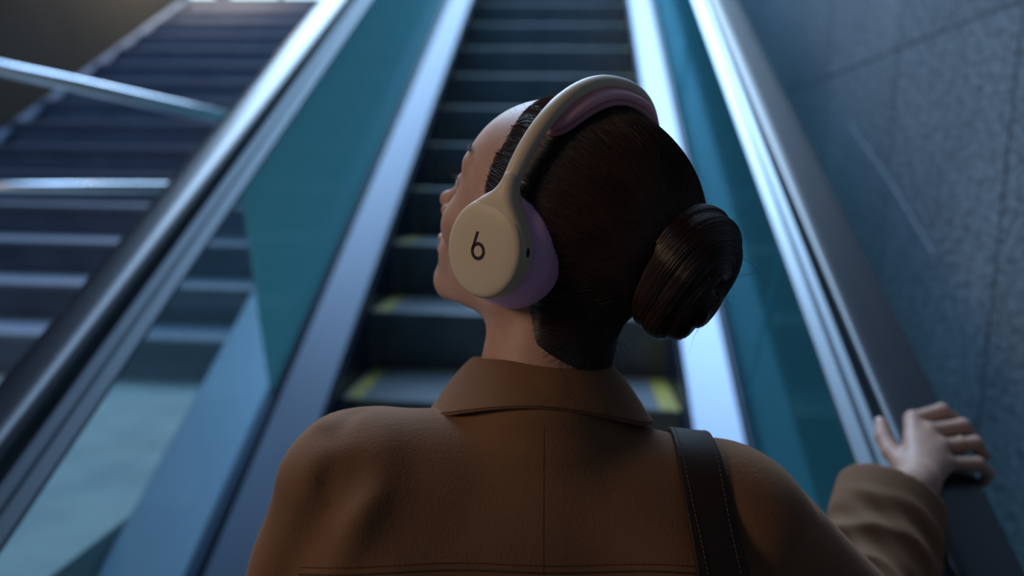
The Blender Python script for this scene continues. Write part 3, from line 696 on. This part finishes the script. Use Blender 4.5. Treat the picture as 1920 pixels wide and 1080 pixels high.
# collar: a stand inside and a fall folded over it, open at the throat
CB = P(1015, 757, .600)
def collar():
    ctr = P(1012, 735, .632); K, J = 64, 10; vs = []
    for i in range(K + 1):
        a = -PI * .80 + 1.6 * PI * i / K                 # 0 at the nape
        dirv = np.array([math.sin(a), -math.cos(a), 0])
        back = .5 + .5 * math.cos(a)
        rt, rb = .0500, .086 + .006 * math.sin(a) ** 2; zt = .016 + .022 * back ** .8; zb = .021 * back ** 2 - .011 - .016 * math.sin(abs(a)) ** 2
        pr_ = [(rt - .006, zb + .006), (rt - .004, (zt + zb) / 2), (rt - .003, zt - .006), (rt, zt - .001), (rt + .004, zt), (rt + .008, zt - .003)]
        for t in (.2, .4, .6, .8, .9, 1.0): pr_.append((rt + .008 + (rb - rt - .008) * t ** .85, zt - .003 + (zb - zt + .003) * t))
        pr_.append((rb - .004, zb - .002))
        for r_, z_ in pr_: vs.append(ctr + dirv * r_ * np.array([1.02, .92, 1]) + np.array([0, 0, z_ ]))
    J = 13; fs = [(i * J + j, i * J + j + 1, (i + 1) * J + j + 1, (i + 1) * J + j) for i in range(K) for j in range(J - 1)]
    return vs, fs, J, K
vs, fs, J, K = collar()
co = mesh_obj('collar', vs, fs, cloth, smooth=True); sm = co.modifiers.new('s', 'SOLIDIFY'); sm.thickness = .0032; sm.offset = -1
ss = co.modifiers.new('u', 'SUBSURF'); ss.levels = 1; ss.render_levels = 2
co.location = tuple(-np.array(person.location)); co.parent = coat; co.location = (0, 0, 0)
def dashes(pts, nr, name, parent, gap=.0030, ln=.0018, r=.00042, m=thread):
    pts = np.array(pts); seg = np.linalg.norm(np.diff(pts, axis=0), axis=1); s = np.concatenate([[0], np.cumsum(seg)]); q = MB()
    for a in np.arange(.001, s[-1] - ln, gap):
        A = np.array([np.interp(a, s, pts[:, i]) for i in range(3)]); B = np.array([np.interp(a + ln, s, pts[:, i]) for i in range(3)]); q.tube([A, B], r, 5)
    o_ = q.build(name, m); o_.parent = parent; o_.location = (0, 0, 0) if parent is not None else o_.location; return o_
va = np.array(vs).reshape(K + 1, J, 3); row = va[4:-4, 10] * .55 + va[4:-4, 11] * .45; outw = row - P(1012, 735, .632); outw[:, 2] = .01; outw /= np.linalg.norm(outw, axis=1)[:, None]
dashes(row + outw * .0004, None, 'collar_stitching', co)['kind'] = 'stuff'
def on_coat(px, py, off=.0003, fn=coat_s):             # where the line of sight meets the cloth
    d = unit(P(px, py, 1) - EYE); t = .3
    for _ in range(90):
        s = fn((EYE + d * t)[None])[0]; t += max(-.01, min(.02, (s - off) * .6))
    return EYE + d * t
back = [on_coat(1020 - .004 * (y - 790), y, -.0001) for y in range(800, 1190, 12)]
q = MB(); q.tube(back, .00035, 6); q.build('back_seam', thread, None).parent = coat
yk = [on_coat(x, 1058 + .00004 * (x - 950) ** 2 - 3 * math.sin(x / 60), .0002) for x in range(560, 1330, 14)]
dashes(yk, None, 'yoke_stitching', coat, .0034, .0021)['kind'] = 'stuff'
yk2 = [on_coat(x, 1071 + .00004 * (x - 950) ** 2 - 3 * math.sin(x / 60), -.0001) for x in range(560, 1330, 14)]
q = MB(); q.tube(yk2, .0008, 6); q.build('yoke_seam', thread, None).parent = coat
# trousers and shoes
trm = mat('dark_trousers', (.02, .022, .03), .8); shm = mat('black_leather_shoe', (.012, .012, .012), .35)
def trous(p):
    d = ell(p, HIP + [0, 0, -.02], (.165, .115, .13))
    for sx_ in (-1, 1):
        hp_ = HIP + np.array([sx_ * .085, 0, -.06]); kn = np.array([hp_[0] + sx_ * .01, .66, nz(.4165) + .46]); an = np.array([hp_[0] + sx_ * .01, .58, nz(.4165) + .11])
        d = smin(d, cap(p, hp_, kn, .088, .068), .02); d = smin(d, cap(p, kn, an, .068, .058), .015)
    return smax(d, -(p[:, 2] - (nz(.4165) + .085)), .004)
v, f = surfnet(trous, HIP - [.30, .25, .95], HIP + [.30, .25, .2], .007); under(person, mesh_obj('trousers', v, f, trm, smooth=True))
for sx_ in (-1, 1):
    ax_ = HIP[0] + sx_ * .095; zf = nz(.4165)
    def shoe(p):
        d = smin(cap(p, (ax_, .545, zf + .045), (ax_, .70, zf + .034), .040, .036), cap(p, (ax_, .56, zf + .06), (ax_, .575, zf + .12), .036, .038), .03)
        return smax(d, -(p[:, 2] - zf - .004), .004)
    v, f = surfnet(shoe, (ax_ - .07, .46, zf - .01), (ax_ + .07, .79, zf + .17), .005); under(person, mesh_obj('shoe', v, f, shm, smooth=True))
# nails
nailm = mat('fingernail', (.62, .38, .32), .25)
q = MB()
def nail(tip, prev, nrm, w_):
    d = unit(tip - prev); nrm = unit(nrm - d * (nrm @ d)); sdv = np.cross(d, nrm); vs = []
    for i in range(7):
        for j in range(7):
            u_ = i / 6; x_ = (j / 6 - .5) * 2; ww = w_ * (math.sin(PI * (.18 + .64 * u_)) ** .5)
            vs.append(tip + d * (-.006 + .011 * u_) + sdv * x_ * ww * .8 + nrm * (w_ * 1.02 - .32 * w_ * x_ * x_ - .0015 * max(0, u_ - .5)))
    return vs, [(i * 7 + j, i * 7 + j + 1, (i + 1) * 7 + j + 1, (i + 1) * 7 + j) for i in range(6) for j in range(6)]
for pts, rd in zip(FG, FRAD):
    v, f = nail(pts[3], pts[2], RR, rd[3] * 1.0); q = MB(); q.add(v, f); q.build('fingernail', nailm, person, True)
v, f = nail(TH[3], TH[2], RN * .8 - RR * .5, TRAD[3]); q = MB(); q.add(v, f); q.build('fingernail', nailm, person, True)
# ring
gold = mat('gold', (.85, .58, .22), .22, 1.0)
rc = FG[2][0] + (FG[2][1] - FG[2][0]) * .55; rd_ = unit(FG[2][1] - FG[2][0]); ru = unit(np.cross(rd_, RN)); rv = np.cross(rd_, ru)
q = MB(); q.tube([rc + .0100 * (math.cos(a) * ru + math.sin(a) * rv) for a in np.linspace(0, 2 * PI, 40)], .0010, 8, False)
ro = q.build('ring', gold, None, True); tag(ro, 'thin gold ring with a small stone on the hand gripping the handrail', 'ring')
q = MB(); tp_ = rc - rv * .0112 if (rv @ RN) < 0 else rc + rv * .0112
nn = RN; 
for i in range(3): q.tube([tp_ + rd_ * 0 + ru * (i - 1) * .0026 - nn * .0004, tp_ + ru * (i - 1) * .0026 + nn * .0014], [.0014, .0007], 8)
so_ = q.build('stone', mat('ring_stone', (.9, .85, .75), .05, .6)); so_.parent = ro

# ------------------------------------------------------------------ headphones
cream = mat('cream_plastic', (.76, .62, .46), .42, spec=.35, bump=(1200, .06, .0002))
pink = mat('pink_foam', (.95, .54, .84), .62, spec=.3, sheen=.15)
knit = mat('pink_knit', (.86, .45, .70), .85, sheen=.3, bump=(1500, .6, .0010))
pinkband = mat('dusty_pink_rubber', (.92, .46, .52), .55, spec=.3)
knitband = mat('dusty_pink_knit', (.68, .32, .38), .85, bump=(1500, .5, .001))
logo_m = mat('dark_print', (.035, .012, .03), .35)
hp = empty('headphones', PC, 'cream over-ear headphones with pink cushions worn over dark hair', 'headphones')
def hpo(name, v, f, m, parent=hp, smooth=True):
    o_ = mesh_obj(name, p2w(v), f, m, smooth=smooth)
    if parent is hp: under(hp, o_)
    else: o_.parent = parent
    return o_
CZ = -.004; CX = -.002                       # cup centre in the head's side plane
def lathe(prof, sd, ex=1.0, ez=1.06, seg=72):
    vs = [(CX + r_ * ex * math.cos(2 * PI * k / seg), sd * y_, CZ + r_ * ez * math.sin(2 * PI * k / seg)) for r_, y_ in prof for k in range(seg)]
    n_ = len(prof); fs = [(i * seg + k, i * seg + (k + 1) % seg, (i + 1) * seg + (k + 1) % seg, (i + 1) * seg + k) for i in range(n_ - 1) for k in range(seg)]
    return vs, fs
BW, BT, BZ0 = .0965, .1345, .055               # half width, top and shoulder of the band
def band_pt(a):                                # a: -1 (right cup) .. 0 (top) .. 1 (left cup)
    t = abs(a); ang = t * PI / 2 * 1.0
    e = 2.25
    y_ = BW * (math.sin(ang) ** (2 / e)); z_ = .030 + (BT - .006 - .030) * (max(0, math.cos(ang)) ** (2 / e))
    return np.array([CX + .004 * (1 - t), math.copysign(y_, a), z_])
for sd in (1, -1):
    def shell(p):
        q_ = p * np.array([1, sd, 1]); x_, y_, z_ = q_[:, 0] - CX, q_[:, 1], q_[:, 2] - CZ
        rr = np.sqrt(x_ ** 2 + (z_ / 1.06) ** 2); hh = np.abs(y_ - .0955) - .0085 + .006; r0 = rr - .0348 + .006
        d = np.sqrt(np.maximum(hh, 0) ** 2 + np.maximum(r0, 0) ** 2) + np.minimum(np.maximum(hh, r0), 0) - .006
        st_ = cap(q_, (CX, .0945, CZ + .030), (CX, BW, .050), .0105, .0062)
        d = smin(d, st_, .016)
        return smax(d, y_ - .1048, .003)
    lo = np.array([-.05, .080 if sd > 0 else -.112, -.05]); hi = np.array([.05, .112 if sd > 0 else -.080, .062])
    v, f = surfnet(shell, lo, hi, .0009); cup = hpo('ear_cup', v, f, cream); cup['label'] = 'cream ear cup'
    v, f = lathe([(.0001, .1062), (.012, .1061), (.022, .1057), (.0295, .1049), (.0324, .1038), (.0335, .1022), (.0335, .100)], sd)
    hpo('cap_disc', v, f, cream, cup)
    v, f = lathe([(.028, .094), (.0335, .092), (.0375, .0885), (.0410, .0835), (.0425, .0785), (.0430, .0755), (.041, .0745), (.028, .0745)], sd, 1, 1.04); hd_ = hpo('cushion_hood', v, f, pink); hd_['label'] = 'smooth pink hood behind the ear cup'
    # knitted ring with fine ribs
    vs = []; seg = 240; prof = [(.041, .0765), (.0432, .0758), (.0445, .0735), (.0450, .0700), (.0448, .0665), (.0435, .0625), (.040, .0605), (.028, .0600)]
    for i, (r_, y_) in enumerate(prof):
        for k in range(seg):
            rb = r_ + (.00035 if (k + i) % 2 else 0) * (1 <= i <= 5); vs.append((CX + rb * math.cos(2 * PI * k / seg), sd * y_, CZ + 1.04 * rb * math.sin(2 * PI * k / seg)))
    fs = [(i * seg + k, i * seg + (k + 1) % seg, (i + 1) * seg + (k + 1) % seg, (i + 1) * seg + k) for i in range(len(prof) - 1) for k in range(seg)]
    kn_ = hpo('ear_cushion', vs, fs, knit); kn_['label'] = 'pink knitted ear cushion'
    # logo: a ring with a slanted stem, lying flat on the disc
    q = MB(); yl = .1063; cx0, cz0 = CX + .002, CZ + .002
    def dk(x, z, y=yl): return p2w(spun((x, sd * y, z)))[0]
    ring = []; n_ = 40; R1, R2 = .0066, .0040
    rc_ = (cx0 - sd * 0, cz0 - .0035)
    vs = [dk(rc_[0] + r_ * math.cos(2 * PI * k / n_), rc_[1] + r_ * math.sin(2 * PI * k / n_), y) for y, r_ in ((yl - .0008, R2), (yl, R2), (yl, R1), (yl - .0008, R1)) for k in range(n_)]
    q.add(vs, [(i * n_ + k, i * n_ + (k + 1) % n_, (i + 1) * n_ + (k + 1) % n_, (i + 1) * n_ + k) for i in range(3) for k in range(n_)])
    S = sd                                       # forward is to the viewer's left on the left cup
    x0, x1 = rc_[0] + R2 * .97 * S + .0002, rc_[0] - .0006 * S
    z0, z1 = rc_[1] + .0012, rc_[1] + .0140
    xa0, xa1, xb0, xb1 = rc_[0] + S * .0064, rc_[0] + S * .0038, rc_[0] + S * .0016, rc_[0] - S * .0010
    vs = [dk(xa0, z0), dk(xa1, z0), dk(xb1, z1), dk(xb0, z1), dk(xa0, z0, yl - .0008), dk(xa1, z0, yl - .0008), dk(xb1, z1, yl - .0008), dk(xb0, z1, yl - .0008)]
    q.add(vs, [(0, 1, 2, 3), (7, 6, 5, 4), (0, 4, 5, 1), (1, 5, 6, 2), (2, 6, 7, 3), (3, 7, 4, 0)])
    lo_ = q.build('logo', logo_m); lo_.parent = cup; lo_['label'] = 'dark round logo'
    # microphone opening on the rear edge
    n_ = 24; vs = []
    for y0_, r_ in ((.0357, 1), (.0363, 1.0), (.0365, .8)):
        for k in range(n_):
            a = 2 * PI * k / n_; ang = .0 + PI + .03; rad = y0_ + .0002
            tz = .0036 * r_ * math.sin(a); ty = .0018 * r_ * math.cos(a)
            vs.append((CX - math.sqrt(max(0, rad ** 2 - (tz + .0) ** 2)) + .0012, sd * (.0960 + ty), CZ + tz - .001))
    fs = [(i * n_ + k, i * n_ + (k + 1) % n_, (i + 1) * n_ + (k + 1) % n_, (i + 1) * n_ + k) for i in range(2) for k in range(n_)] + [tuple(range(2 * n_, 3 * n_))]
    mo = hpo('microphone_slot', spun(vs), fs, logo_m, cup)
    sp = MB()
# band
A_ = np.linspace(-.97, .97, 130); pts = np.array([band_pt(a) for a in A_])
t_ = np.gradient(pts, axis=0); t_ /= np.linalg.norm(t_, axis=1)[:, None]; X_ = np.array([1., 0, 0]); n_ = np.cross(t_, X_); n_ /= np.linalg.norm(n_, axis=1)[:, None]
seg = 28; vs = []
for i in range(len(pts)):
    wd_ = .0062 + .0006 * abs(A_[i]); tk = .0048 + .0012 * abs(A_[i])
    for k in range(seg):
        a = 2 * PI * k / seg; vs.append(pts[i] + X_ * wd_ * math.cos(a) + n_[i] * tk * math.sin(a))
fs = [(i * seg + k, i * seg + (k + 1) % seg, (i + 1) * seg + (k + 1) % seg, (i + 1) * seg + k) for i in range(len(pts) - 1) for k in range(seg)]
hb_ = hpo('headband', vs, fs, cream); hb_['label'] = 'cream headband'
def band_pad(w_, th, off, name, m, rib, amax=.60):
    A2 = np.linspace(-amax, amax, 220); vs = []; seg = 36
    for i, a in enumerate(A2):
        p0 = band_pt(a); e = band_pt(a + .003) - band_pt(a - .003); e /= np.linalg.norm(e); nn = np.cross(e, X_); nn /= np.linalg.norm(nn)
        if nn @ (p0 - np.array([0, 0, .04])) < 0: nn = -nn
        end = max(0, 1 - (abs(a) / amax) ** 7) ** .5; k_ = .0004 if (rib and i % 2) else 0
        for k in range(seg):
            an = 2 * PI * k / seg; c_, s_ = math.cos(an), math.sin(an)
            vs.append(p0 - nn * (off) + X_ * (w_ * end - k_) * (abs(c_) ** .6) * (1 if c_ >= 0 else -1) + nn * th * end * (abs(s_) ** .8) * (1 if s_ >= 0 else -1))
    fs = [(i * seg + k, i * seg + (k + 1) % seg, (i + 1) * seg + (k + 1) % seg, (i + 1) * seg + k) for i in range(len(A2) - 1) for k in range(seg)] + [tuple(range(seg)), tuple(range(len(vs) - seg, len(vs)))]
    return hpo(name, vs, fs, m)
band_pad(.0145, .0045, .0070, 'headband_cushion', pinkband, False)
k2 = band_pad(.0160, .0032, .0125, 'cushion_knit', knitband, True, .61)

# ------------------------------------------------------------------ shoulder bag
leather = mat('dark_brown_leather', (.030, .016, .012), .62, spec=.3, bump=(500, .25, .0006))
bag = empty('shoulder_bag', P(1500, 1400, .70), 'dark brown leather shoulder bag, its stitched strap over the right shoulder', 'bag')
ctrl = [(1262, 822, .0), (1300, 815, 0), (1330, 850, 0), (1352, 905, 0), (1368, 970, 0), (1384, 1030, 0), (1400, 1090, 0), (1412, 1150, 0), (1424, 1230, 0), (1430, 1300, 0)]
SX = P(1318, 900, .60)[0]; path = []
def coat_ray(o_, d, off):
    t = 0
    for _ in range(80):
        s = coat_s((o_ + d * t)[None])[0] - off; t += s * .6
        if t > .8: break
    return o_ + d * t
pc = SHR + np.array([-.035, .01, -.06])
for k in range(92):                                  # a loop round the shoulder, from the chest over the top and down the back
    a = math.radians(200 - k * 2.6)                 # 90 = straight up, 0 = towards the viewer
    d = np.array([-.04 + .30 * (1 - math.sin(max(a, 0))), -math.cos(a), math.sin(a)]); d = unit(d)
    p_ = coat_ray(pc + d * .35, -d, .0045); path.append(p_)
path = np.array(path)
# below the shoulder blade the strap hangs to the bag
sel = path[:, 2] > SHR[2] - .17; path = path[sel]
end = path[-1]; bagtop = np.array([SHR[0] + .075, end[1] - .005, EYE[2] - .42])
for t in np.linspace(.15, 1, 8): 
    q_ = end + (bagtop - end) * t; s = coat_s(q_[None])[0]
    if s < .006: q_[1] -= (.006 - s)
    path = np.vstack([path, q_])
t_ = np.gradient(path, axis=0); t_ /= np.linalg.norm(t_, axis=1)[:, None]
for _ in range(6): path[1:-1] = (path[:-2] + path[1:-1] * 2 + path[2:]) / 4
g_ = grad(coat_s, path, 4e-3)
for _ in range(12): g_[1:-1] = (g_[:-2] + g_[1:-1] * 2 + g_[2:]) / 4
g_ /= np.linalg.norm(g_, axis=1)[:, None]; sd_ = np.cross(t_, g_); sd_ /= np.linalg.norm(sd_, axis=1)[:, None]
def strapmesh(w_, th):
    vs = []; 
    pr_ = [(-w_, -th), (w_, -th), (w_ + .0008, 0), (w_, th), (-w_, th), (-w_ - .0008, 0)]
    for i in range(len(path)):
        wk = 1 + 1.5 * max(0, i / len(path) - .45)
        for u_, h_ in pr_: vs.append(path[i] + sd_[i] * u_ * wk + g_[i] * h_)
    n_ = 6; fs = [(i * n_ + k, i * n_ + (k + 1) % n_, (i + 1) * n_ + (k + 1) % n_, (i + 1) * n_ + k) for i in range(len(path) - 1) for k in range(n_)] + [tuple(range(n_))[::-1], tuple(range(len(vs) - n_, len(vs)))]
    return vs, fs
v, f = strapmesh(.0155, .0022); so = mesh_obj('strap', v, f, leather, smooth=True); bv_ = so.modifiers.new('b', 'BEVEL'); bv_.width = .0012; bv_.segments = 3; under(bag, so)
for sgn in (-1, 1):
    dashes(path + sd_ * sgn * .0128 + g_ * .0024, None, 'strap_stitching', so, .0036, .0024, .0004, mat('pale_thread', (.12, .08, .06), .7))['kind'] = 'stuff'
def bagb(p):
    c_ = np.array([bagtop[0] + .02, bagtop[1] + .04, bagtop[2] - .13]); q_ = np.abs(p - c_) - np.array([.035, .14, .12]) + .02
    return np.linalg.norm(np.maximum(q_, 0), axis=1) + np.minimum(q_.max(1), 0) - .02
v, f = surfnet(bagb, bagtop + [-.1, -.2, -.3], bagtop + [.14, .28, .1], .006); under(bag, mesh_obj('bag_body', v, f, leather, smooth=True))
